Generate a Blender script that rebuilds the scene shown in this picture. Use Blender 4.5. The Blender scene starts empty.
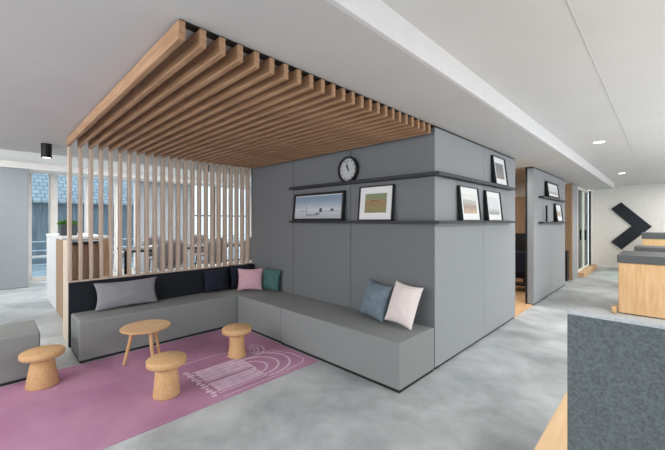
import bpy, bmesh, math, random
from mathutils import Vector, Matrix, noise
random.seed(7)
scn = bpy.context.scene
COL = scn.collection
PI = math.pi

# ------------------------------------------------------------------ materials
def s2l(c):
    return tuple(((v/255)/12.92 if v/255 <= .04045 else ((v/255+.055)/1.055)**2.4) for v in c) + (1,)

def mat(name, rgb, rough=.6, metal=0, spec=.5, noise_amt=0, nscale=8, bump=0, bscale=200, stretch=None, rgb2=None, emit=0, coat=0):
    m = bpy.data.materials.new(name); m.use_nodes = True
    nt = m.node_tree; N = nt.nodes; L = nt.links
    b = N['Principled BSDF']
    b.inputs['Base Color'].default_value = s2l(rgb)
    b.inputs['Roughness'].default_value = rough
    b.inputs['Metallic'].default_value = metal
    b.inputs['Specular IOR Level'].default_value = spec
    b.inputs['Coat Weight'].default_value = coat
    tc = N.new('ShaderNodeTexCoord')
    mp = N.new('ShaderNodeMapping'); L.new(tc.outputs['Object'], mp.inputs['Vector'])
    if stretch: mp.inputs['Scale'].default_value = stretch
    if noise_amt or rgb2:
        nz = N.new('ShaderNodeTexNoise'); nz.inputs['Scale'].default_value = nscale
        nz.inputs['Detail'].default_value = 6
        L.new(mp.outputs['Vector'], nz.inputs['Vector'])
        rp = N.new('ShaderNodeValToRGB')
        rp.color_ramp.elements[0].position = .32; rp.color_ramp.elements[1].position = .68
        c1 = rgb; c2 = rgb2 or tuple(max(0, min(255, v*(1+noise_amt))) for v in rgb)
        if not rgb2: c1 = tuple(v*(1-noise_amt) for v in rgb)
        rp.color_ramp.elements[0].color = s2l(c1); rp.color_ramp.elements[1].color = s2l(c2)
        L.new(nz.outputs['Fac'], rp.inputs['Fac']); L.new(rp.outputs['Color'], b.inputs['Base Color'])
    if bump:
        n2 = N.new('ShaderNodeTexNoise'); n2.inputs['Scale'].default_value = bscale; n2.inputs['Detail'].default_value = 3
        L.new(mp.outputs['Vector'], n2.inputs['Vector'])
        bp = N.new('ShaderNodeBump'); bp.inputs['Strength'].default_value = bump; bp.inputs['Distance'].default_value = .004
        L.new(n2.outputs['Fac'], bp.inputs['Height']); L.new(bp.outputs['Normal'], b.inputs['Normal'])
    if emit:
        b.inputs['Emission Color'].default_value = s2l(rgb); b.inputs['Emission Strength'].default_value = emit
    return m

def concrete():
    m = mat('polished_concrete', (150,156,160), .32, spec=.4)
    nt = m.node_tree; N = nt.nodes; L = nt.links; b = N['Principled BSDF']
    tc = N.new('ShaderNodeTexCoord')
    n1 = N.new('ShaderNodeTexNoise'); n1.inputs['Scale'].default_value = 1.7; n1.inputs['Detail'].default_value = 9; n1.inputs['Roughness'].default_value = .62
    n1.inputs['Distortion'].default_value = .2
    L.new(tc.outputs['Object'], n1.inputs['Vector'])
    r = N.new('ShaderNodeValToRGB'); e = r.color_ramp.elements
    e[0].position = .30; e[0].color = s2l((140,146,149)); e[1].position = .72; e[1].color = s2l((202,207,209))
    L.new(n1.outputs['Fac'], r.inputs['Fac']); L.new(r.outputs['Color'], b.inputs['Base Color'])
    r2 = N.new('ShaderNodeMapRange'); r2.inputs['To Min'].default_value = .28; r2.inputs['To Max'].default_value = .5
    L.new(n1.outputs['Fac'], r2.inputs['Value']); L.new(r2.outputs['Result'], b.inputs['Roughness'])
    return m

def glass(name, tint=(235,245,250), refl=.12):
    m = bpy.data.materials.new(name); m.use_nodes = True
    nt = m.node_tree; N = nt.nodes; L = nt.links
    N.remove(N['Principled BSDF'])
    t = N.new('ShaderNodeBsdfTransparent'); t.inputs['Color'].default_value = s2l(tint)
    g = N.new('ShaderNodeBsdfGlossy'); g.inputs['Roughness'].default_value = .03
    lw = N.new('ShaderNodeLayerWeight'); lw.inputs['Blend'].default_value = refl
    mx = N.new('ShaderNodeMixShader')
    L.new(lw.outputs['Fresnel'], mx.inputs['Fac']); L.new(t.outputs[0], mx.inputs[1]); L.new(g.outputs[0], mx.inputs[2])
    L.new(mx.outputs[0], N['Material Output'].inputs['Surface'])
    return m

def roof_mat():
    m = mat('slate_roof', (150,170,182), .6)
    nt = m.node_tree; N = nt.nodes; L = nt.links; b = N['Principled BSDF']
    tc = N.new('ShaderNodeTexCoord'); mp = N.new('ShaderNodeMapping'); mp.inputs['Rotation'].default_value = (0, 0, PI/2)
    br = N.new('ShaderNodeTexBrick'); br.inputs['Scale'].default_value = 1
    br.inputs['Brick Width'].default_value = .24; br.inputs['Row Height'].default_value = .2; br.inputs['Mortar Size'].default_value = .02
    br.inputs['Color1'].default_value = s2l((178,180,180)); br.inputs['Color2'].default_value = s2l((158,162,164)); br.inputs['Mortar'].default_value = s2l((118,130,138))
    L.new(tc.outputs['Object'], mp.inputs['Vector']); L.new(mp.outputs[0], br.inputs['Vector']); L.new(br.outputs['Color'], b.inputs['Base Color'])
    return m

M = dict(
 ceil=mat('painted_ceiling', (196,195,195), .9, noise_amt=.01, nscale=2),
 ceil_hi=mat('painted_ceiling_high', (206,206,206), .9, noise_amt=.01, nscale=2),
 beam=mat('painted_beam', (214,214,216), .8, noise_amt=.01),
 wallw=mat('white_wall', (226,224,222), .85, noise_amt=.012),
 pier=mat('window_pier_paint', (142,149,156), .8, noise_amt=.01),
 mull=mat('window_frame_paint', (222,218,214), .6, noise_amt=.01),
 felt=mat('grey_felt_shaded', (118,121,124), .95, spec=.15, noise_amt=.03, nscale=90, bump=.25, bscale=300),  # darkened felt: the shade under the slats is in the colour
 felt_lit=mat('grey_felt_lit', (147,151,155), .95, spec=.15, noise_amt=.03, nscale=90, bump=.25, bscale=300),  # same felt lightened: brighter light on the corridor face is in the colour
 dark=mat('dark_reveal', (34,35,38), .8, noise_amt=.02),
 upho=mat('bench_fabric', (138,142,142), .95, spec=.15, noise_amt=.04, nscale=160, bump=.3, bscale=420),
 plinth=mat('black_plinth', (22,22,24), .7, noise_amt=.02),
 blackpanel=mat('black_panel', (30,34,41), .75, spec=.25, noise_amt=.04, nscale=60),
 shelf=mat('charcoal_shelf', (40,42,49), .5, spec=.4, noise_amt=.03),
 frame=mat('black_frame', (17,18,21), .45, noise_amt=.02),
 mount=mat('white_mount', (226,228,229), .8, noise_amt=.01),
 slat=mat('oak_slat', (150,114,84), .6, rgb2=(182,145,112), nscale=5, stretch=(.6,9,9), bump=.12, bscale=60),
 slat_v=mat('oak_slat_window_lit', (180,160,144), .55, rgb2=(204,187,172), nscale=5, stretch=(9,9,.6), bump=.12, bscale=60),  # paler copy of the oak, with window light put into the colour
 cork=mat('cork', (196,154,108), .8, rgb2=(210,172,126), nscale=55, bump=.5, bscale=120),
 oak=mat('oak_table', (194,150,100), .5, rgb2=(212,172,124), nscale=6, stretch=(9,1,1), bump=.08, bscale=60),
 wood=mat('reception_oak', (208,166,118), .5, rgb2=(224,186,140), nscale=4, stretch=(6,6,.7)),
 desk=mat('desk_oak', (224,188,142), .45, rgb2=(236,204,162), nscale=4, stretch=(8,.7,1)),
 brown=mat('brown_oak', (160,128,98), .5, rgb2=(182,150,120), nscale=4, stretch=(8,8,.7)),
 pale=mat('pale_oak', (214,196,176), .5, rgb2=(226,210,192), nscale=4, stretch=(8,8,.7)),
 whitetop=mat('white_laminate', (232,232,232), .4, noise_amt=.01),
 worktop=mat('charcoal_worktop', (84,86,88), .5, noise_amt=.04, nscale=60),
 divider=mat('grey_wool_felt', (88,95,97), .98, spec=.1, rgb2=(112,119,121), nscale=130, bump=.4, bscale=260),
 divedge=mat('pale_felt_edge', (186,190,194), .9, noise_amt=.04, nscale=120),
 navy=mat('navy_cushion', (22,27,44), .9, noise_amt=.1, nscale=60, bump=.3),
 pink=mat('pink_cushion', (206,166,178), .95, noise_amt=.03, nscale=60, bump=.3),
 teal=mat('teal_cushion', (58,100,98), .7, noise_amt=.12, nscale=20, bump=.3),
 blue=mat('blue_cushion', (108,124,135), .75, noise_amt=.07, nscale=14, bump=.3),
 blush=mat('blush_cushion', (230,219,217), .95, noise_amt=.02, nscale=40, bump=.3),
 greyc=mat('grey_cushion', (140,140,146), .95, noise_amt=.05, nscale=120, bump=.4),
 rug=mat('pink_rug', (168,120,150), 1, spec=.1, rgb2=(190,146,172), nscale=1.6, bump=.5, bscale=500),
 rugline=mat('rug_pale_line', (226,204,220), 1, spec=.1, noise_amt=.05, nscale=30, bump=.5, bscale=500),
 rugfill=mat('rug_pale_fill', (214,184,206), 1, spec=.1, noise_amt=.06, nscale=12, bump=.5, bscale=500),
 dial=mat('clock_dial', (186,190,192), .5, noise_amt=.01),
 ink=mat('dark_ink', (30,32,36), .6, noise_amt=.02),
 arrow=mat('charcoal_felt_arrow', (40,44,52), .95, noise_amt=.2, nscale=60, bump=.5),
 metal=mat('black_metal', (24,24,26), .4, metal=.3, noise_amt=.02),
 chrome=mat('brushed_steel', (180,182,186), .3, metal=1, noise_amt=.02),
 lamp=mat('warm_lamp', (255,238,214), .5, emit=6),
 spotglow=mat('white_lamp', (255,250,242), .5, emit=4),
 leaf=mat('leaf_green', (72,120,48), .6, rgb2=(110,156,74), nscale=30),
 pot=mat('grey_pot', (78,84,88), .8, noise_amt=.06, nscale=30),
 soil=mat('soil', (50,38,30), 1, noise_amt=.2, nscale=40),
 roof=roof_mat(),
 facade=mat('grey_boarded_facade', (104,112,120), .8, rgb2=(140,148,154), nscale=3, stretch=(1,6,.5)),
 ground=mat('pale_paving', (176,180,182), .9, noise_amt=.05, nscale=3),
 railing=mat('pale_railing', (206,214,222), .5, noise_amt=.02),
 hedge=mat('hedge_green', (170,190,170), .8, rgb2=(214,226,214), nscale=14),
 seatf=mat('chair_shell', (150,148,152), .6, noise_amt=.02),
 woodfloor=mat('oak_floor', (196,156,116), .5, rgb2=(214,176,134), nscale=4, stretch=(8,1,1)),
)
GL = glass('window_glass'); GLG = glass('tinted_glass', (214,232,226), .2)
FLOOR = concrete()

# ------------------------------------------------------------------ mesh helpers
def link(name, bm, mats, parent=None, loc=(0,0,0), rot=(0,0,0), smooth=False, bevel=0, seg=2):
    me = bpy.data.meshes.new(name); bmesh.ops.recalc_face_normals(bm, faces=bm.faces[:]) ; bm.to_mesh(me); bm.free()
    if not isinstance(mats, (list, tuple)): mats = [mats]
    for m in mats: me.materials.append(m)
    if smooth:
        for p in me.polygons: p.use_smooth = True
    o = bpy.data.objects.new(name, me); COL.objects.link(o)
    if parent: o.parent = parent
    o.location = loc; o.rotation_euler = rot
    if bevel:
        md = o.modifiers.new('bevel', 'BEVEL'); md.width = bevel; md.segments = seg; md.limit_method = 'ANGLE'; md.angle_limit = math.radians(40)
        md.harden_normals = False
    return o

def box(bm, x0, x1, y0, y1, z0, z1, mi=0, mx=None):
    vs = [bm.verts.new((x, y, z)) for x in (x0, x1) for y in (y0, y1) for z in (z0, z1)]
    if mx is not None:
        for v in vs: v.co = mx @ v.co
    fs = []
    for q in ((0,1,3,2),(4,6,7,5),(0,4,5,1),(2,3,7,6),(0,2,6,4),(1,5,7,3)):
        f = bm.faces.new([vs[i] for i in q]); f.material_index = mi; fs.append(f)
    return vs

def boxes(*bs):
    bm = bmesh.new()
    for b in bs: box(bm, *b)
    return bm

def lathe(bm, prof, n=40, mi=0, cx=0, cy=0):
    rings = []
    for r, z in prof:
        rings.append([bm.verts.new((cx+max(r,1e-4)*math.cos(2*PI*i/n), cy+max(r,1e-4)*math.sin(2*PI*i/n), z)) for i in range(n)])
    for a, b in zip(rings, rings[1:]):
        for i in range(n):
            f = bm.faces.new((a[i], a[(i+1)%n], b[(i+1)%n], b[i])); f.material_index = mi
    for r in (rings[0], rings[-1]):
        try: f = bm.faces.new(r); f.material_index = mi
        except ValueError: pass

def tube(bm, p0, p1, r0, r1, n=14):
    p0, p1 = Vector(p0), Vector(p1); d = (p1-p0).normalized()
    q = Vector((0,0,1)).rotation_difference(d)
    A = [bm.verts.new(p0+q@Vector((r0*math.cos(2*PI*i/n), r0*math.sin(2*PI*i/n), 0))) for i in range(n)]
    B = [bm.verts.new(p1+q@Vector((r1*math.cos(2*PI*i/n), r1*math.sin(2*PI*i/n), 0))) for i in range(n)]
    for i in range(n): bm.faces.new((A[i], A[(i+1)%n], B[(i+1)%n], B[i]))
    bm.faces.new(A); bm.faces.new(B)

def thing(name, label, cat, loc=(0,0,0), rot=(0,0,0), group=None):
    o = bpy.data.objects.new(name, None); COL.objects.link(o); o.empty_display_size = .1
    o.location = loc; o.rotation_euler = rot
    return tag(o, label, cat, group)
def tag(o, label, cat, group=None):
    o['label'] = label; o['category'] = cat
    if group: o['group'] = group
    return o
def struct(name, bm, m, **k):
    o = link(name, bm, m, **k); o['kind'] = 'structure'; return o
def copy_tree(root, loc=None, rot=None, label=None):
    r = root.copy(); COL.objects.link(r)
    if loc is not None: r.location = loc
    if rot is not None: r.rotation_euler = rot
    if label: r['label'] = label
    for ch in list(root.children):
        c = ch.copy(); COL.objects.link(c); c.parent = r
        for g in list(ch.children):
            d = g.copy(); COL.objects.link(d); d.parent = c
    return r

# ------------------------------------------------------------------ the setting
XC, YC, ZL, ZH = -1.63, 3.128, 2.463, 2.62
XS = -4.9                                # plane of the slatted screen
XW = -11.2                               # window wall
struct('floor', boxes((-11.5, 6, -6, 14.2, -.15, 0)), FLOOR)
struct('ceiling', boxes((-6.35, -1.05, -6, 10.4, ZL, ZL+.5), (-1.8, -1.05, 10.4, 13.0, ZL, ZL+.5)), M['ceil'], bevel=.004)
struct('ceiling', boxes((-1.05, 6, -6, 14.2, ZH, ZH+.35), (XC, -1.05, 13.0, 14.2, ZH, ZH+.35)), M['ceil_hi'])
struct('ceiling', boxes((-11.5, -6.35, -6, 10.4, 2.82, 3.1)), M['wallw'])
struct('trim_1', boxes((-1.052, -1.022, -6, 13.0, ZL-.002, ZH+.01)), M['beam'], bevel=.003)
struct('trim_2', boxes((-.352, -.346, -1, 14, ZH-.003, ZH+.004)), M['ceil'])
struct('wall_far', boxes((-1.63, 6, 14, 14.2, 0, ZH+.1), (-11.5, -4.9, 10.2, 10.4, 0, 2.9)), M['wallw'])
struct('baseboard_far', boxes((-1.63, 6, 13.985, 14, 0, .05)), M['wallw'])

# felt clad meeting room corner: back wall of the nook and corridor wall
def panels_x(xs, y0, y1, z0, z1, gap=.0035):
    bm = bmesh.new()
    for a, b in zip(xs, xs[1:]): box(bm, a+gap, b-gap, y0, y1, z0, z1)
    return bm
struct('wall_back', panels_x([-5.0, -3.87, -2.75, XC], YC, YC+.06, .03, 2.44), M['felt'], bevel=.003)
bm = bmesh.new()
for a, b in ((YC+.001, 4.42), (4.42, 5.70)): box(bm, XC-.06, XC, a+.003, b-.003, .03, 2.44)
struct('wall_right', bm, M['felt_lit'], bevel=.003)
# dark core behind the panels, recessed strips at floor and ceiling
struct('trim_3', boxes((-5.0, XC-.015, YC+.03, YC+.12, 0, ZL), (XC-.12, XC-.015, YC+.03, 5.69, 0, ZL)), M['dark'])
struct('wall_inner', boxes((-5.0, XC-.12, YC+.12, YC+.16, 0, ZL), (-5.0, -4.95, YC+.16, 9.2, 0, 2.9)), M['felt'])
# second corridor wall
struct('wall_corridor', boxes((XC-.10, XC, 6.74, 8.06, .03, 2.44), (XC-.10, XC, 8.067, 9.41, .03, 2.44)), M['felt_lit'], bevel=.003)
struct('trim_4', boxes((XC-.14, XC-.02, 6.76, 9.39, 0, ZL)), M['dark'])
# meeting room seen through the gap
struct('wall_room', boxes((-4.9, -1.77, 9.2, 9.26, 0, 2.1)), M['brown'])
struct('wall_room_upper', boxes((-4.9, -1.77, 9.2, 9.26, 2.1, ZL)), M['wallw'])
struct('floor_room', boxes((-4.9, XC-.12, YC+.16, 9.2, 0, .012)), M['woodfloor'])
struct('trim_5', boxes((XC-.12, XC-.02, 5.70, 6.74, 0, .02)), M['woodfloor'])
# third block: oak end wall, grey panel, glazed door
struct('wall_end', boxes((-3.2, XC-.01, 10.3, 10.36, 0, 2.44)), M['brown'])
struct('wall_post', boxes((XC-.1, XC, 10.36, 11.02, 0, 2.44)), M['felt_lit'], bevel=.003)
bm = boxes((XC-.06, XC-.0, 11.03, 11.10, .1, 2.44), (XC-.06, XC, 12.02, 12.12, .1, 2.44), (XC-.06, XC, 11.1, 13.0, 2.36, 2.44), (XC-.06, XC, 11.1, 13.0, .1, .16))
d2 = struct('window_2', bm, M['mull'])
struct('pane', boxes((XC-.035, XC-.028, 11.10, 12.02, .16, 2.36), (XC-.035, XC-.028, 12.12, 13.0, .16, 2.36)), GLG, parent=d2)
bm = bmesh.new(); box(bm, XC, XC+.05, 12.09, 12.12, .95, 1.25)
struct('window_handle', bm, M['metal'], parent=d2)
struct('trim_6', boxes((XC-.015, XC+.01, 13.0, 13.3, 0, 2.44)), M['dark'])
struct('trim_7', boxes((XC-.1, XC+.13, 11.1, 13.6, 0, .12)), M['woodfloor'], bevel=.006)
struct('wall_recess', boxes((XC-.015, XC, 13.3, 14.0, 0, 2.62)), M['wallw'])

# window wall behind the slatted screen
wins = [(-.5, .02), (.73, 1.11), (1.23, 1.86), (1.99, 2.55), (2.68, 3.05), (4.69, 5.55), (5.66, 6.9), (7.02, 8.3)]
bm = bmesh.new(); prev = -6
for a, b in wins:
    box(bm, XW-.1, XW+.06, prev, a, 0, 2.82); prev = b
box(bm, XW-.1, XW+.06, prev, 10.3, 0, 2.82)
for a, b in wins: box(bm, XW-.1, XW+.06, a, b, 2.76, 2.82); box(bm, XW-.1, XW+.06, a, b, 0, .05)
struct('wall_window', bm, M['mull'])
struct('wall_pier', boxes((-10.4, -10.25, -3.0, .64, 0, 2.68)), M['pier'], bevel=.02)
struct('trim_8', boxes((XW+.06, -10.25, -6, 10.3, 2.68, 2.82)), M['wallw'])
struct('wall_pier', boxes((XW+.07, XW+.2, 3.1, 4.6, 0, 2.82)), M['pier'])
for i, (a, b) in enumerate(wins[1:]):
    w = .028
    o = struct('window_%d' % (i+3), boxes((XW-.03, XW+.03, a, a+w, .05, 2.76), (XW-.03, XW+.03, b-w, b, .05, 2.76), (XW-.03, XW+.03, a, b, 2.7, 2.76),
               (XW-.03, XW+.03, a, b, .05, .1), (XW-.03, XW+.03, a, b, 1.66, 1.70) if i > 3 else (XW-.03, XW+.03, a, b, .60, .63)), M['mull'] if i < 4 else M['metal'])
    struct('pane', boxes((XW-.006, XW, a+w, b-w, .1, 2.7)), GL, parent=o)

# ------------------------------------------------------------------ outdoors
t = thing('neighbouring_building', 'grey boarded building with a slate tiled roof beyond the left windows', 'building', (-16.5, 4, 0))
bm = boxes((-3.1, 0, -12, 2.2, -.6, 2.35))
link('facade', bm, M['facade'], t)
bm = bmesh.new()
v = [bm.verts.new(p) for p in ((.35, -12.3, 2.25), (.35, 2.5, 2.25), (-3.2, 2.5, 5.0), (-3.2, -12.3, 5.0), (.35, -12.3, 2.17), (.35, 2.5, 2.17), (-3.2, 2.5, 4.9), (-3.2, -12.3, 4.9))]
for q in ((0,1,2,3),(4,7,6,5),(0,4,5,1),(1,5,6,2),(2,6,7,3),(3,7,4,0)): bm.faces.new([v[i] for i in q])
link('roof', bm, M['roof'], t)
for y in (-9.2, .6):
    f = link('window_frame', boxes((.0, .05, y, y+1.1, .5, 1.9)), M['railing'], t)
    link('pane', boxes((.05, .06, y+.08, y+1.02, .58, 1.82)), mat('dark_window', (70, 84, 98), .2), f)
struct('ground', boxes((-30, -11.51, -12, 24, -.7, -.15)), M['ground'])
t = thing('terrace_railing', 'pale horizontal bar railing outside the left windows', 'railing', (-12.6, 0, 0))
link('bars', boxes(*[(-.015, .015, -3, 8.5, z, z+.03) for z in (.05, .25, .45, .65, .9)]), M['railing'], t)
for y in [-3 + 1.25*k for k in range(10)]: link('post', boxes((-.03, .03, y, y+.06, -.2, .93)), M['railing'], t)
bm = bmesh.new()
for k in range(2600):
    p = Vector((random.uniform(-.5, .5), random.uniform(-2.6, 2.6), random.uniform(.02, 2.4)))
    a = Matrix.Translation(p) @ Matrix.Rotation(random.uniform(0, 6.28), 4, 'Z') @ Matrix.Rotation(random.uniform(0, 3.1), 4, 'X')
    f = [bm.verts.new(a @ Vector(q)) for q in ((-.07, 0, 0), (0, -.03, .01), (.07, 0, 0), (0, .03, .01))]; bm.faces.new(f)
h = link('hedge', bm, M['hedge'], loc=(-4.0, 12.7, .03)); tag(h, 'pale green hedge outside the glazed corridor door', 'hedge')

# ------------------------------------------------------------------ slatted canopy
t = thing('slatted_canopy', 'oak slat canopy folding down into an upright slat screen over the seating nook', 'slatted canopy', (XS, 0, 0))
P, TH = .1035, .034
Y0 = .627
NS = 24
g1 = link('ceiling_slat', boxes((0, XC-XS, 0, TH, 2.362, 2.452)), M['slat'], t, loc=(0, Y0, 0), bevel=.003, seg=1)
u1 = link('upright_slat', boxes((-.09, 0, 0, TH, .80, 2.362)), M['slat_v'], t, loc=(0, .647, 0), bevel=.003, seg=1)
for k in range(1, NS):
    for s in (g1, u1):
        c = s.copy(); COL.objects.link(c); c.parent = t; c.location = (0, Y0+k*P, 0) if s is g1 else (0, .647+k*.1027, 0)
for x in (.04, 1.05, 2.1, XC-XS-.06):
    link('mounting_rail', boxes((x, x+.045, Y0+.012, Y0+24.2*P, 2.452, 2.463)), M['metal'], t)
link('sill_rail', boxes((-.095, -.0, .65, 3.12, .785, .805)), M['slat_v'], t)

# black panel behind the left bench
o = link('bench_back_panel', boxes((-.07, 0, .655, 3.12, .03, .785), (-.02, .012, .655, 3.12, .43, .785)), M['blackpanel'], loc=(XS, 0, 0), bevel=.004)
tag(o, 'black low panel under the upright slats behind the left bench', 'panel')

# ------------------------------------------------------------------ benches
def bench(label, x0, x1, y0, y1):
    cx, cy = (x0+x1)/2, (y0+y1)/2; hx, hy = (x1-x0)/2, (y1-y0)/2
    t = thing('upholstered_bench', label, 'bench', (cx, cy, 0), group='grey bench blocks')
    g = .005
    bm = boxes((-hx+g, hx-g, -hy+g, hy-g, .022, .435))
    link('upholstery', bm, M['upho'], t, bevel=.016, seg=3)
    link('plinth', boxes((-hx+.014, hx-.014, -hy+.014, hy-.014, 0, .026)), M['plinth'], t)
    return t
bench('long grey bench block against the black panel below the upright slats', XS+.013, -4.37, .663, YC-.002)
bench('short grey bench block in the middle, between the corner and the long right block', -4.368, -3.342, 2.50, YC-.002)
bench('grey bench block at the right end, holding the blue and blush cushions', -3.34, XC+.005, 2.49, YC-.002)
bench('grey bench block at the left edge of the picture, apart from the others', -4.88, -4.27, -1.3, .357)

# ------------------------------------------------------------------ cushions
def pillow(name, label, w, h, th, m, loc, rotz, tilt, roll=0, seed=0, sharp=1.0, group=None):
    bm = bmesh.new(); n = 28; vs = {}
    for side in (-1, 1):
        for i in range(n+1):
            for j in range(n+1):
                u = -1+2*i/n; v = -1+2*j/n
                edge = i in (0, n) or j in (0, n)
                if edge and side == 1: vs[side, i, j] = vs[-1, i, j]; continue
                x = w/2*u*(1-.10*(1-v*v)*abs(u)**3); z = h/2*v*(1-.10*(1-u*u)*abs(v)**3)
                t = th/2*(max(0, 1-u**2)**.55)*(max(0, 1-v**2)**.55)
                wr = noise.noise(Vector((u*2.2+seed*3.1, v*2.2, seed+side)))*.014*(1-abs(u*v)) + noise.noise(Vector((u*6+seed, v*6, seed+side*2)))*.004
                y = side*(t + (wr if not edge else 0)*min(1, t*30))
                vs[side, i, j] = bm.verts.new((x, y+noise.noise(Vector((u*1.3, v*1.3, seed*2.)))*.01, z+h/2))
    for side in (-1, 1):
        for i in range(n):
            for j in range(n):
                q = [vs[side, i, j], vs[side, i+1, j], vs[side, i+1, j+1], vs[side, i, j+1]]
                bm.faces.new(q if side == -1 else q[::-1])
    o = link(name, bm, m, loc=loc, smooth=True)
    R = Matrix.Rotation(rotz, 4, 'Z') @ Matrix.Rotation(-tilt, 4, 'X') @ Matrix.Rotation(roll, 4, 'Y')
    o.rotation_euler = R.to_euler()
    return tag(o, label, 'cushion', group)
D = math.radians
BT = .448
pillow('cushion', 'oblong grey cushion leaning on the black panel', .70, .33, .13, M['greyc'], (-4.72, 1.215, BT-.005), D(90+0), D(12), seed=1)
pillow('cushion', 'navy cushion in the corner, left of the pink one', .38, .34, .14, M['navy'], (-4.76, 2.40, BT), D(88), D(14), seed=2)
pillow('cushion', 'navy cushion mostly hidden behind the pink cushion', .40, .37, .12, M['navy'], (-4.775, 2.83, BT), D(90), D(8), seed=12)
pillow('cushion', 'pink square cushion in the bench corner', .38, .335, .15, M['pink'], (-4.46, 2.77, BT), D(50), D(10), seed=3)
pillow('cushion', 'teal velvet cushion right of the pink one', .32, .33, .11, M['teal'], (-4.255, 2.985, BT), D(16), D(10), D(3), seed=4)
pillow('cushion', 'blue velvet cushion on the right bench block', .38, .40, .18, M['blue'], (-2.26, 2.90, BT), D(-10), D(18), D(4), seed=5)
pillow('cushion', 'blush white cushion leaning beside the blue one', .34, .43, .16, M['blush'], (-1.895, 2.855, BT+.012), D(-2), D(20), D(6), seed=6)

# ------------------------------------------------------------------ rug
bm = boxes((-4.255, -2.63, -1.6, 2.475, 0, .006), (-4.34, -4.255, .37, 2.475, 0, .006))
def ribbon(pts, w, mi, z=.0072):
    P = [Vector((p[0], p[1], 0)) for p in pts]; A = []; B = []
    for i, p in enumerate(P):
        d = (P[min(i+1, len(P)-1)]-P[max(i-1, 0)]).normalized(); nrm = Vector((-d.y, d.x, 0))*w/2
        A.append(bm.verts.new((p.x+nrm.x, p.y+nrm.y, z))); B.append(bm.verts.new((p.x-nrm.x, p.y-nrm.y, z)))
    for i in range(len(P)-1):
        f = bm.faces.new((A[i], A[i+1], B[i+1], B[i])); f.material_index = mi
        if f.calc_center_median() and (A[i+1].co-A[i].co).cross(B[i].co-A[i].co).z < 0: f.normal_flip()
def hairpin(xa, xb, ys, ye, n=26):
    """a line running in +Y at x=xa, bending over an arc and returning at x=xb"""
    c = (xa+xb)/2; r = abs(xb-xa)/2; sg = 1 if xb > xa else -1
    pts = [(xa, ys+(ye-ys)*k/6) for k in range(7)]
    pts += [(c-sg*r*math.cos(PI*k/n), ye+r*math.sin(PI*k/n)*1.15) for k in range(1, n)]
    pts += [(xb, ye-(ye-1.9)*k/4 if ye > 1.9 else ye-.02*k) for k in range(5)]
    return pts
# filled field of lanes
lanes = [(-3.29, -2.72, 1.40, 1.98), (-3.22, -2.78, 1.40, 1.92), (-3.15, -2.84, 1.40, 1.86), (-3.08, -2.90, 1.40, 1.80)]
ribbon([(-3.17, 1.42), (-3.17, 1.6), (-3.17, 1.92)], .27, 2, .0066)
ribbon([(-2.88, 1.42), (-2.88, 1.6), (-2.88, 1.9)], .2, 2, .0064)
for a in lanes: ribbon(hairpin(*a), .020, 1)
for x in (-3.02, -2.96, -2.79, -2.75): ribbon([(x, 1.40), (x, 1.9)], .012, 1)
for r in (.06, .10, .14, .20):
    ribbon([(-3.42+r*math.cos(PI*(-.55+1.3*k/20)), 2.06+r*math.sin(PI*(-.55+1.3*k/20))*1.1) for k in range(21)], .014, 1)
ribbon([(-3.56, 1.3), (-3.56, 1.7), (-3.52, 1.95)], .012, 1)
ribbon([(-3.34, 2.08), (-3.2, 2.30), (-3.0, 2.40), (-2.80, 2.40), (-2.72, 2.32), (-2.70, 2.1)], .012, 1)
ribbon([(-2.67, 1.4), (-2.67, 1.8), (-2.67, 2.1)], .01, 1)
for k in range(13):                                  # worn row of block marks at the foot of the lanes
    x = -3.34+k*.05
    ribbon([(x, 1.33+.015*(k % 2)), (x, 1.375+.02*((k*7) % 3)/2)], .03, 1)
rug = link('rug', bm, [M['rug'], M['rugline'], M['rugfill']])
tag(rug, 'pink rug with pale looping line pattern, under the stools', 'rug')

# ------------------------------------------------------------------ cork stools and side table
def stool(name, label, loc, prof, seat):
    t = thing(name, label, 'stool', loc, group='cork stools on the pink rug')
    bm = bmesh.new(); lathe(bm, prof, 48); link('stem', bm, M['cork'], t, smooth=False, bevel=.004)
    bm = bmesh.new(); lathe(bm, seat, 56); o = link('seat', bm, M['cork'], t)
    for ob in t.children:
        for p in ob.data.polygons: p.use_smooth = len(p.vertices) == 4
    return t
Z0 = .0075
stool('cork_stool', 'cork stool with a wide seat at left, beside the separate bench block', (-4.034, .347, Z0), [(.118, 0), (.122, .008), (.078, .262)],
      [(.148, .262), (.163, .27), (.163, .305), (.152, .315), (.0, .315)])
stool('cork_stool', 'cork stool with a straight tapered stem nearest the front edge of the rug', (-3.05, 1.075, Z0), [(.105, 0), (.107, .01), (.083, .262)],
      [(.146, .258), (.158, .268), (.158, .308), (.147, .320), (.0, .320)])
stool('cork_stool', 'cork stool with a waisted stem near the bench corner', (-3.375, 1.93, Z0), [(.100, 0), (.102, .01), (.090, .05), (.080, .12), (.079, .18), (.084, .262)],
      [(.146, .258), (.158, .268), (.158, .306), (.147, .318), (.0, .318)])
t = thing('side_table', 'small round oak side table on three splayed legs', 'table', (-3.885, 1.163, Z0+.003))
bm = bmesh.new(); lathe(bm, [(.215, .362), (.235, .370), (.238, .382), (.232, .388), (.0, .388)], 64)
o = link('table_top', bm, M['oak'], t)
a0 = math.atan2(-.714, -.70)
for k, da in enumerate((0, 2*PI/3, -2*PI/3)):
    a = math.radians(180+44.4+18)+da
    c, s = math.cos(a), math.sin(a)
    bm = bmesh.new(); tube(bm, (.12*c, .12*s, .365), (.205*c, .205*s, 0), .021, .013)
    link('leg', bm, M['oak'], t, smooth=False)

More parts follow.
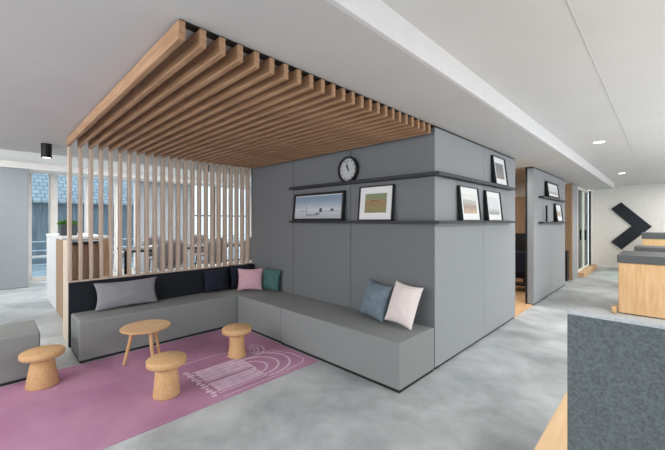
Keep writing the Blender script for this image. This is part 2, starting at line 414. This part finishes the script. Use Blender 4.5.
# ------------------------------------------------------------------ shelves, clock, pictures
def lshelf(label, z, th):
    bm = bmesh.new()
    pts = [(-3.86, YC-.001), (-3.86, 3.035), (XC+.09, 3.035), (XC+.09, 5.42), (XC+.001, 5.42), (XC+.001, YC-.001)]
    A = [bm.verts.new((x, y, z)) for x, y in pts]; B = [bm.verts.new((x, y, z-th)) for x, y in pts]
    bm.faces.new(A); bm.faces.new(B[::-1])
    for i in range(6): bm.faces.new((A[i], B[i], B[(i+1) % 6], A[(i+1) % 6]))
    o = link('picture_ledge', bm, M['shelf'], bevel=.002); tag(o, label, 'shelf')
lshelf('upper charcoal ledge wrapping the felt clad corner below the clock', 1.985, .036)
lshelf('lower charcoal ledge wrapping the felt clad corner, carrying four pictures', 1.503, .030)
for z, l in ((1.955, 'upper short charcoal ledge on the second corridor wall'), (1.485, 'lower short charcoal ledge on the second corridor wall')):
    o = link('picture_ledge', boxes((XC+.001, XC+.09, 7.05, 9.2, z-.03, z)), M['shelf'], bevel=.002); tag(o, l, 'shelf')

def picture(label, w, h, loc, rotz, lean, art, border=.09, fw=.014, dep=.03, group=None):
    t = thing('framed_picture', label, 'picture', loc, group=group)
    R = Matrix.Rotation(rotz, 4, 'Z') @ Matrix.Rotation(-lean, 4, 'X'); t.rotation_euler = R.to_euler()
    link('frame', boxes((-w/2, -w/2+fw, -dep, 0, 0, h), (w/2-fw, w/2, -dep, 0, 0, h), (-w/2, w/2, -dep, 0, 0, fw), (-w/2, w/2, -dep, 0, h-fw, h), (-w/2+.004, w/2-.004, -.008, 0, .004, h-.004)), M['frame'], t)
    if border: link('mount', boxes((-w/2+fw, w/2-fw, -.012, -.006, fw, h-fw)), M['mount'], t)
    iw, ih = w-2*fw-2*border, h-2*fw-2*border
    bm = bmesh.new(); box(bm, -iw/2, iw/2, -.016, -.011, h/2-ih/2, h/2+ih/2)
    mats = art(bm, iw, ih, h/2)
    link('print', bm, mats, t)
    return t
def gradmat(name, stops, nz=.25, sc=9):
    m = mat(name, (128,128,128), .5); nt = m.node_tree; N = nt.nodes; L = nt.links
    tc = N.new('ShaderNodeTexCoord'); sp = N.new('ShaderNodeSeparateXYZ'); L.new(tc.outputs['Generated'], sp.inputs[0])
    n = N.new('ShaderNodeTexNoise'); n.inputs['Scale'].default_value = sc; n.inputs['Detail'].default_value = 5; L.new(tc.outputs['Generated'], n.inputs['Vector'])
    ma = N.new('ShaderNodeMath'); ma.operation = 'MULTIPLY_ADD'; ma.inputs[1].default_value = nz; L.new(n.outputs['Fac'], ma.inputs[0]); L.new(sp.outputs['Z'], ma.inputs[2])
    r = N.new('ShaderNodeValToRGB'); el = r.color_ramp.elements
    while len(el) < len(stops): el.new(.5)
    for e, (p, c) in zip(el, stops): e.position = p; e.color = s2l(c)
    L.new(ma.outputs[0], r.inputs['Fac']); L.new(r.outputs['Color'], N['Principled BSDF'].inputs['Base Color'])
    return m
sea = gradmat('harbour_print', [(0, (150,158,164)), (.3, (178,186,192)), (.5, (196,202,208)), (.8, (150,168,184)), (1, (128,148,168))], .3, 4)
olive = gradmat('olive_print', [(0, (120,122,86)), (.5, (140,130,90)), (.75, (150,116,84)), (1, (128,138,104))], .5, 7)
town = gradmat('faded_town_print', [(0, (214,206,198)), (.3, (186,160,138)), (.6, (150,132,118)), (.9, (176,182,180)), (1.2, (214,216,214))], .5, 7)
mist = gradmat('misty_print', [(0, (196,200,200)), (.25, (140,146,144)), (.5, (196,200,202)), (1, (206,210,214))], .3, 5)
dusk = gradmat('grey_print', [(0, (110,108,108)), (.4, (140,134,130)), (1, (120,122,126))], .5, 8)
def a_sea(bm, w, h, c):
    # a moored boat and quay outlines
    y = -.0175
    box(bm, -.20, .02, y, -.015, c-.115, c-.105, 1); box(bm, -.02, .06, y, -.015, c-.10, c-.085, 1)
    box(bm, -.205, -.2, y, -.015, c-.15, c+.02, 1); box(bm, .05, .10, y, -.015, c-.075, c-.02, 1)
    box(bm, -.36, -.2, y, -.015, c-.06, c-.055, 1); box(bm, .12, .42, y, -.015, c-.065, c-.06, 1)
    box(bm, .26, .31, y, -.015, c-.06, c-.03, 1)
    return [sea, M['pot']]
one = lambda m: (lambda bm, w, h, c: [m])
def a_olive(bm, w, h, c):
    box(bm, -.07, .05, -.0175, -.015, c+.02, c+.035, 1); return [olive, mat('rust_ink', (150,92,70), .7)]
picture('wide black framed harbour picture at the left end of the lower ledge', .98, .375, (-3.305, 3.075, 1.503), 0, D(6), a_sea, border=.010, fw=.030)
picture('black framed picture with an olive square in a wide white mount', 0.482, .40, (-2.335, 3.075, 1.503), 0, D(6), a_olive, border=.078, fw=.012)
picture('black framed faded town picture nearest the corner on the lower ledge', .52, .388, (XC+.052, 3.875, 1.503), PI/2, D(6), one(town), border=.075, fw=.007)
picture('black framed misty picture further along the lower ledge, right of the town picture', .52, .385, (XC+.052, 4.64, 1.503), PI/2, D(6), one(mist), border=.07, fw=.007)
picture('black framed grey picture alone on the upper corridor ledge', .47, .385, (XC+.052, 4.88, 1.985), PI/2, D(7), one(dusk), border=.08, fw=.007)
picture('black framed picture on the upper short ledge, tilted sideways', .95, .31, (XC+.055, 7.95, 1.956), PI/2, D(7), one(mist), border=.05, fw=.03)
picture('black framed picture on the lower short ledge', .55, .375, (XC+.055, 8.50, 1.486), PI/2, D(7), one(town), border=.09, fw=.02)
o = link('leaning_frame', boxes((0, .03, -.012, .012, 0, .31)), M['frame'], loc=(XC+.03, 7.45, 1.486))
tag(o, 'thin dark frame seen edge on at the left of the lower short ledge', 'frame')

t = thing('wall_clock', 'round black rimmed wall clock above the upper ledge', 'clock', (-2.762, YC, 2.130))
t.rotation_euler = (PI/2, 0, 0)      # local +Z faces the room
def lz(prof, n=56):
    bm = bmesh.new(); lathe(bm, prof, n); return bm
link('case', lz([(.13, 0), (.155, .008), (.161, .055), (.154, .062), (.139, .06), (.137, .03)]), M['frame'], t)
link('dial', lz([(.0, .028), (.136, .029), (.136, .031), (0, .032)]), M['dial'], t)
bm = bmesh.new()
for k in range(12):
    mx = Matrix.Rotation(k*PI/6, 4, 'Z'); box(bm, -.004, .004, .100, .124, .0315, .0335, 0, mx)
for k in range(60):
    mx = Matrix.Rotation(k*PI/30, 4, 'Z'); box(bm, -.001, .001, .118, .126, .0315, .0333, 0, mx)
link('hour_marks', bm, M['ink'], t)
for nm, ang, ln, w, z in (('minute_hand', D(12), .105, .005, .037), ('hour_hand', D(32), .07, .007, .035)):
    bm = bmesh.new(); box(bm, -w, w, -.02, ln, z-.001, z+.001, 0, Matrix.Rotation(ang, 4, 'Z')); link(nm, bm, M['ink'], t)
link('hub', lz([(.009, .030), (.009, .04), (0, .04)], 16), M['ink'], t)

# ------------------------------------------------------------------ far wall arrow
bm = bmesh.new()
pts = [(-.94, 2.09), (.0-.235, 1.33), (-.93, .60), (-1.19, .83), (-.70, 1.345), (-1.19, 1.88)]
A = [bm.verts.new((x, 0, z)) for x, z in pts]; B = [bm.verts.new((x, -.04, z)) for x, z in pts]
for i in range(6): bm.faces.new((A[i], A[(i+1) % 6], B[(i+1) % 6], B[i]))
for S in (A, B):
    bm.faces.new((S[0], S[1], S[4], S[5])); bm.faces.new((S[1], S[2], S[3], S[4]))
o = link('wall_arrow', bm, M['arrow'], loc=(0, 13.999, 0)); tag(o, 'large charcoal chevron arrow pointing right on the white end wall', 'arrow')

# ------------------------------------------------------------------ reception cabinets at right
def cabinet(label, x0, x1, y0, y1, h, top=.125):
    t = thing('reception_cabinet', label, 'cabinet', (x0, y0, 0), group='oak cabinets along the right')
    w, d = x1-x0, y1-y0
    link('carcass', boxes((.0, w, .0, d, .012, h-top)), M['wood'], t, bevel=.003)
    link('plinth', boxes((.03, w-.03, .03, d-.03, 0, .02)), M['plinth'], t)
    link('worktop', boxes((-.015, w, -.015, d, h-top, h)), M['worktop'], t, bevel=.004)
    for k in range(2):
        xa = .01+k*(w-.02)/2
        dr = link('door', boxes((xa+.003, xa+(w-.02)/2-.003, -.012, -.0005, .02, h-top-.01)), M['wood'], t)
    return t
cabinet('nearest oak cabinet with a charcoal top at the right edge', -.52, 1.1, 7.19, 8.3, .95)
cabinet('middle oak cabinet just visible behind the nearest cabinet', -.43, 1.1, 9.7, 10.5, .945)
cabinet('farthest oak cabinet near the end wall under the arrow', -.40, 1.1, 12.4, 13.2, 1.18, .16)
o = link('wooden_block', boxes((-.60, -.537, 7.1, 7.3, .02, .10), (-.59, -.54, 7.12, 7.28, 0, .02)), M['wood'], bevel=.008); tag(o, 'small oak block on the floor at the foot of the nearest cabinet', 'block')

# ------------------------------------------------------------------ foreground desk and felt divider
t = thing('desk', 'oak topped desk behind the grey felt divider in the foreground', 'desk', (-.308, 1.272, 0))
link('desktop', boxes((0, 1.6, 0, 1.5, .715, .74)), M['desk'], t, bevel=.003)
for x, y in ((.06, .06), (1.5, .06), (.06, 1.4), (1.5, 1.4)): link('leg', boxes((x, x+.045, y, y+.045, 0, .715)), M['metal'], t)
t = thing('desk_divider', 'grey felt desk divider with a pale top edge in the foreground', 'screen', (-.209, 1.2620, .005))
link('felt_panel', boxes((0, 1.5, -.028, 0, .58, 1.215)), M['divider'], t, bevel=.006)
link('edge_trim', boxes((-.002, 1.5, -.030, .002, 1.212, 1.224)), M['divedge'], t, bevel=.003)
for x in (.15, 1.3): link('foot', boxes((x, x+.04, -.024, -.004, -.005, .59), (x-.02, x+.06, -.15, .005, -.005, .007)), M['metal'], t)
for x in (.15, 1.3): link('clamp', boxes((x, x+.04, .0, .008, .60, .70)), M['metal'], t)

# ------------------------------------------------------------------ ceiling lights
for i, (x, y, l) in enumerate(((-.65, 6.07, 'recessed ceiling downlight nearer the camera in the right ceiling'), (-.69, 10.4, 'farther recessed ceiling downlight, near the end wall'))):
    t = thing('downlight', l, 'ceiling light', (x, y, ZH), group='recessed downlights')
    link('trim_ring', lz([(.060, -.001), (.078, -.005), (.078, .0), (.060, .0)], 32), M['whitetop'], t)
    link('lens', lz([(0, -.004), (.061, -.004), (.061, -.001), (0, -.001)], 32), M['spotglow'], t)
    L = bpy.data.lights.new('downlight_lamp', 'SPOT'); L.energy = 45; L.spot_size = D(120); L.spot_blend = .8; L.shadow_soft_size = .08; L.color = (1, .95, .88)
    lo = bpy.data.objects.new('downlight_lamp', L); COL.objects.link(lo); lo.location = (x, y, ZH-.03)
def spot(label, x, y, z, r, h):
    t = thing('ceiling_spotlight', label, 'ceiling light', (x, y, z), group='black cylinder spotlights')
    bm = bmesh.new(); lathe(bm, [(r, 0), (r, -h), (r*.85, -h), (r*.85, -h+.03)], 28); link('body', bm, M['metal'], t)
    bm = bmesh.new(); lathe(bm, [(0, -h+.005), (r*.84, -h+.005), (r*.84, -h+.012), (0, -h+.012)], 28); link('lens', bm, M['lamp'], t)
    L = bpy.data.lights.new('spotlight_lamp', 'SPOT'); L.energy = 25; L.spot_size = D(100); L.spot_blend = .8; L.shadow_soft_size = .06; L.color = (1, .9, .78)
    lo = bpy.data.objects.new('spotlight_lamp', L); COL.objects.link(lo); lo.location = (x, y, z-h-.02)
spot('black cylinder spotlight on the ceiling left of the canopy', -5.50, .51, ZL, .055, .175)
spot('black cylinder spotlight seen through the upright slats', -5.6, 2.62, ZL, .045, .12)

# ------------------------------------------------------------------ behind the slats
t = thing('storage_cabinet', 'narrow oak cabinet with a pale end panel behind the left end of the slats', 'cabinet', (-5.57, .68, 0))
link('end_panel', boxes((0, .565, 0, .02, 0, 1.25)), M['pale'], t)
link('carcass', boxes((.02, .55, .02, .30, 0, 1.21)), M['brown'], t)
link('door', boxes((.55, .565, .025, .295, .04, 1.17)), M['brown'], t)
link('worktop', boxes((0, .57, .02, .32, 1.225, 1.25)), M['metal'], t)
t = thing('kitchen_counter', 'oak kitchen counter with a white top left of the slat screen', 'counter', (-8.6, .8, 0))
link('carcass', boxes((1.3, 2.0, .0, .6, 0, 1.21)), M['brown'], t)
link('end_unit', boxes((0, 1.3, .0, .6, 0, 1.21)), M['whitetop'], t)
link('worktop', boxes((-.01, 2.02, -.01, .62, 1.21, 1.25)), M['whitetop'], t, bevel=.003)

t = thing('potted_plant', 'small green plant in a square grey pot on the white counter', 'plant', (-7.42, .98, 1.25))
bm = bmesh.new(); box(bm, -.11, .11, -.11, .11, 0, .17)
for v in bm.verts:
    if v.co.z > .1: v.co.x *= 1.12; v.co.y *= 1.12
link('pot', bm, M['pot'], t, bevel=.006)
link('soil', boxes((-.105, .105, -.105, .105, .165, .175)), M['soil'], t)
bm = bmesh.new()
for k in range(420):
    a = random.uniform(0, 2*PI); r = .15*math.sqrt(random.random()); hh = random.uniform(.03, .12)*(1-.5*r/.15)
    p = Vector((r*math.cos(a), r*math.sin(a), .17+hh)); m4 = Matrix.Translation(p) @ Matrix.Rotation(a, 4, 'Z') @ Matrix.Rotation(random.uniform(-1.2, 1.2), 4, 'Y') @ Matrix.Rotation(random.uniform(-1, 1), 4, 'X')
    f = [bm.verts.new(m4 @ Vector(q)) for q in ((-.022, 0, 0), (0, -.011, .004), (.022, 0, 0), (0, .011, .004))]; bm.faces.new(f)
for k in range(30):
    a = random.uniform(0, 2*PI); tube(bm, (.04*math.cos(a), .04*math.sin(a), .17), (.11*math.cos(a), .11*math.sin(a), .25), .003, .002, 5)
link('foliage', bm, M['leaf'], t)

# canteen table and chairs
t = thing('dining_table', 'dark topped dining table seen between the upright slats', 'table', (-6.9, 3.0, 0))
link('table_top', boxes((-.45, .45, -1.3, 1.3, .96, 1.0)), M['metal'], t, bevel=.003)
for x in (-.4, .35):
    for y in (-1.2, 1.15): link('leg', boxes((x, x+.05, y, y+.05, 0, .96)), M['metal'], t)
def chair(label, x, y, rz, first=[None]):
    if first[0] is None:
        t = thing('bar_chair', label, 'chair', (x, y, 0), (0, 0, rz), group='chairs at the canteen table')
        bm = bmesh.new(); n = 20
        prev = None
        for j in range(6):          # curved shell back
            row = []
            for i in range(n+1):
                a = PI*(.12+.76*i/n); r = .22+.012*j
                zz = .74+.07*j*(math.sin(a)**.6)+.02*j
                row.append(bm.verts.new((r*math.cos(a), r*math.sin(a)*.9, zz)))
            if prev:
                for i in range(n): bm.faces.new((prev[i], prev[i+1], row[i+1], row[i]))
            prev = row
        o = link('backrest', bm, M['seatf'], t, smooth=True); s = o.modifiers.new('s', 'SOLIDIFY'); s.thickness = .014
        bm = bmesh.new(); lathe(bm, [(.19, .70), (.215, .72), (.21, .745), (0, .75)], 32); link('seat', bm, M['seatf'], t)
        for a in (PI/4, 3*PI/4, 5*PI/4, 7*PI/4):
            bm = bmesh.new(); tube(bm, (.14*math.cos(a), .14*math.sin(a), .70), (.22*math.cos(a), .22*math.sin(a), 0), .012, .010, 10); link('leg', bm, M['metal'], t)
        bm = bmesh.new(); 
        for i in range(24):
            a, b = 2*PI*i/24, 2*PI*(i+1)/24; tube(bm, (.19*math.cos(a), .19*math.sin(a), .26), (.19*math.cos(b), .19*math.sin(b), .26), .008, .008, 6)
        link('footrest', bm, M['metal'], t)
        first[0] = t; return t
    return copy_tree(first[0], (x, y, 0), (0, 0, rz), label)
chair('grey shell chair at the near side of the canteen table, left of the three', -6.15, 2.2, -PI/2)
chair('grey shell chair at the near side of the canteen table, middle of the three', -6.15, 3.0, -PI/2+.15)
chair('grey shell chair at the near side of the canteen table, right of the three', -6.15, 3.85, -PI/2-.1)
chair('grey shell chair across the canteen table on the window side, left one', -7.65, 2.5, PI/2)
chair('grey shell chair across the canteen table on the window side, right one', -7.65, 3.5, PI/2+.1)
for i, (y, l) in enumerate(((2.2, 'white paper stack on the left of the canteen table'), (3.6, 'white paper stack on the right of the canteen table'))):
    tag(link('paper_stack', boxes((-.15, .15, -.21, .21, 0, .035)), M['mount'], loc=(-6.8, y, 1.001), rot=(0, 0, .2)), l, 'paper')

# meeting room chair and monitor seen through the corridor gap
t = thing('lounge_chair', 'dark armchair inside the room behind the corridor gap', 'chair', (-2.28, 7.95, .012), (0, 0, D(200)))
link('seat', boxes((-.3, .3, -.3, .3, .3, .45)), M['navy'], t, bevel=.03)
link('backrest', boxes((-.32, .32, .24, .36, .40, .86)), M['navy'], t, bevel=.04)
for s in (-1, 1):
    link('armrest', boxes((s*.34-.05, s*.34+.05, -.3, .34, .2, .62)), M['navy'], t, bevel=.03)
    for y in (-.25, .25): link('leg', boxes((s*.28-.02, s*.28+.02, y-.02, y+.02, 0, .3)), M['metal'], t)
t = thing('display_screen', 'black display on a low stand inside the room behind the corridor gap', 'screen', (-2.3, 8.75, .012))
link('panel', boxes((-.5, .5, -.02, .02, .78, 1.2)), M['frame'], t); link('stand', boxes((-.03, .03, -.015, .015, .03, .8)), M['metal'], t); link('foot', boxes((-.3, .3, -.2, .2, 0, .03)), M['metal'], t)
o = link('low_cabinet', boxes((-.12, .12, -.1, .1, 0, .76)), M['frame'], loc=(-1.82, 10.18, 0), bevel=.004); tag(o, 'small dark cabinet at the foot of the oak end wall in the corridor', 'cabinet')

# ------------------------------------------------------------------ light
w = bpy.data.worlds.new('sky'); scn.world = w; w.use_nodes = True
N = w.node_tree.nodes; L = w.node_tree.links; bg = N['Background']
tc = N.new('ShaderNodeTexCoord'); sp = N.new('ShaderNodeSeparateXYZ'); L.new(tc.outputs['Generated'], sp.inputs[0])
r = N.new('ShaderNodeValToRGB'); r.color_ramp.elements[0].position = .35; r.color_ramp.elements[0].color = (.86, .91, .95, 1)
r.color_ramp.elements[1].position = .9; r.color_ramp.elements[1].color = (.66, .8, .95, 1)
L.new(sp.outputs['Z'], r.inputs['Fac']); L.new(r.outputs['Color'], bg.inputs['Color']); bg.inputs['Strength'].default_value = 1.15
def area(name, loc, rot, sx, sy, e, col=(1,1,1)):
    l = bpy.data.lights.new(name, 'AREA'); l.shape = 'RECTANGLE'; l.size = sx; l.size_y = sy; l.energy = e; l.color = col
    o = bpy.data.objects.new(name, l); COL.objects.link(o); o.location = loc; o.rotation_euler = rot; return o
area('added_fill', (1.6, 3.0, 2.6), (0, 0, 0), 1.2, 3, 60, (1, .97, .93))  # added fill right of the view, no fixture there
area('added_fill', (1.6, 8.5, 2.6), (0, 0, 0), 1.2, 4, 110, (1, .97, .93))  # added fill further along, brightens the corridor walls
area('added_fill', (1.2, 12.5, 2.6), (0, 0, 0), 1.2, 1.5, 40, (1, .97, .93))  # added fill near the end wall, out of view
area('added_fill', (-3.0, -2.2, 2.40), (D(50), 0, 0), 4, 1.2, 95, (1, .98, .96))  # added fill behind the camera, tilted towards the nook
area('added_fill', (-2.3, 6.3, 2.44), (0, 0, 0), .5, .5, 14, (1, .95, .9))  # small added fill to lift the wall end at the gap
area('added_fill', (-8.6, -.5, 2.7), (D(35), 0, 0), 3, 1.5, 45, (1, .98, .95))  # added fill to brighten the upright slats from the canteen side
area('added_fill', (-8.6, 4.0, 2.8), (0, 0, 0), 2, 5, 140, (1, .95, .9))  # added fill to brighten the canteen behind the slats
area('added_fill_up', (2.4, 4.5, .9), (PI, 0, 0), 2, 7, 85, (1, .98, .96))  # added upward fill for the right ceiling, out of view
area('added_fill_up', (-1.5, -3.5, .7), (PI, 0, 0), 5, 2.5, 70, (1, .99, .98))  # added upward fill behind the camera for the low ceiling
area('added_fill', (-3.4, 7.0, 2.44), (0, 0, 0), 1.5, 2, 25, (1, .93, .85))  # added fill inside the meeting room, no fixture
s = bpy.data.lights.new('sun', 'SUN'); s.energy = 3.0; s.angle = D(6); s.color = (1, .97, .92)
so = bpy.data.objects.new('sun', s); COL.objects.link(so)
so.rotation_euler = Vector((.80, .25, -.50)).to_track_quat('-Z', 'Y').to_euler()

# ------------------------------------------------------------------ camera
cam = bpy.data.cameras.new('camera'); co = bpy.data.objects.new('camera', cam); COL.objects.link(co)
F = 337.4
cam.sensor_width = 36; cam.lens = F/665*36; cam.shift_y = -4/665; cam.clip_start = .05
co.location = (0, 0, 1.5); co.rotation_euler = (PI/2, 0, math.atan(330.5/F))
scn.camera = co
scn.view_settings.view_transform = 'Standard'; scn.view_settings.look = 'None'
scn.view_settings.exposure = 0.72; scn.view_settings.gamma = 1
scn.cycles.max_bounces = 10; scn.cycles.diffuse_bounces = 6; scn.cycles.transparent_max_bounces = 16
scn.cycles.use_denoising = True
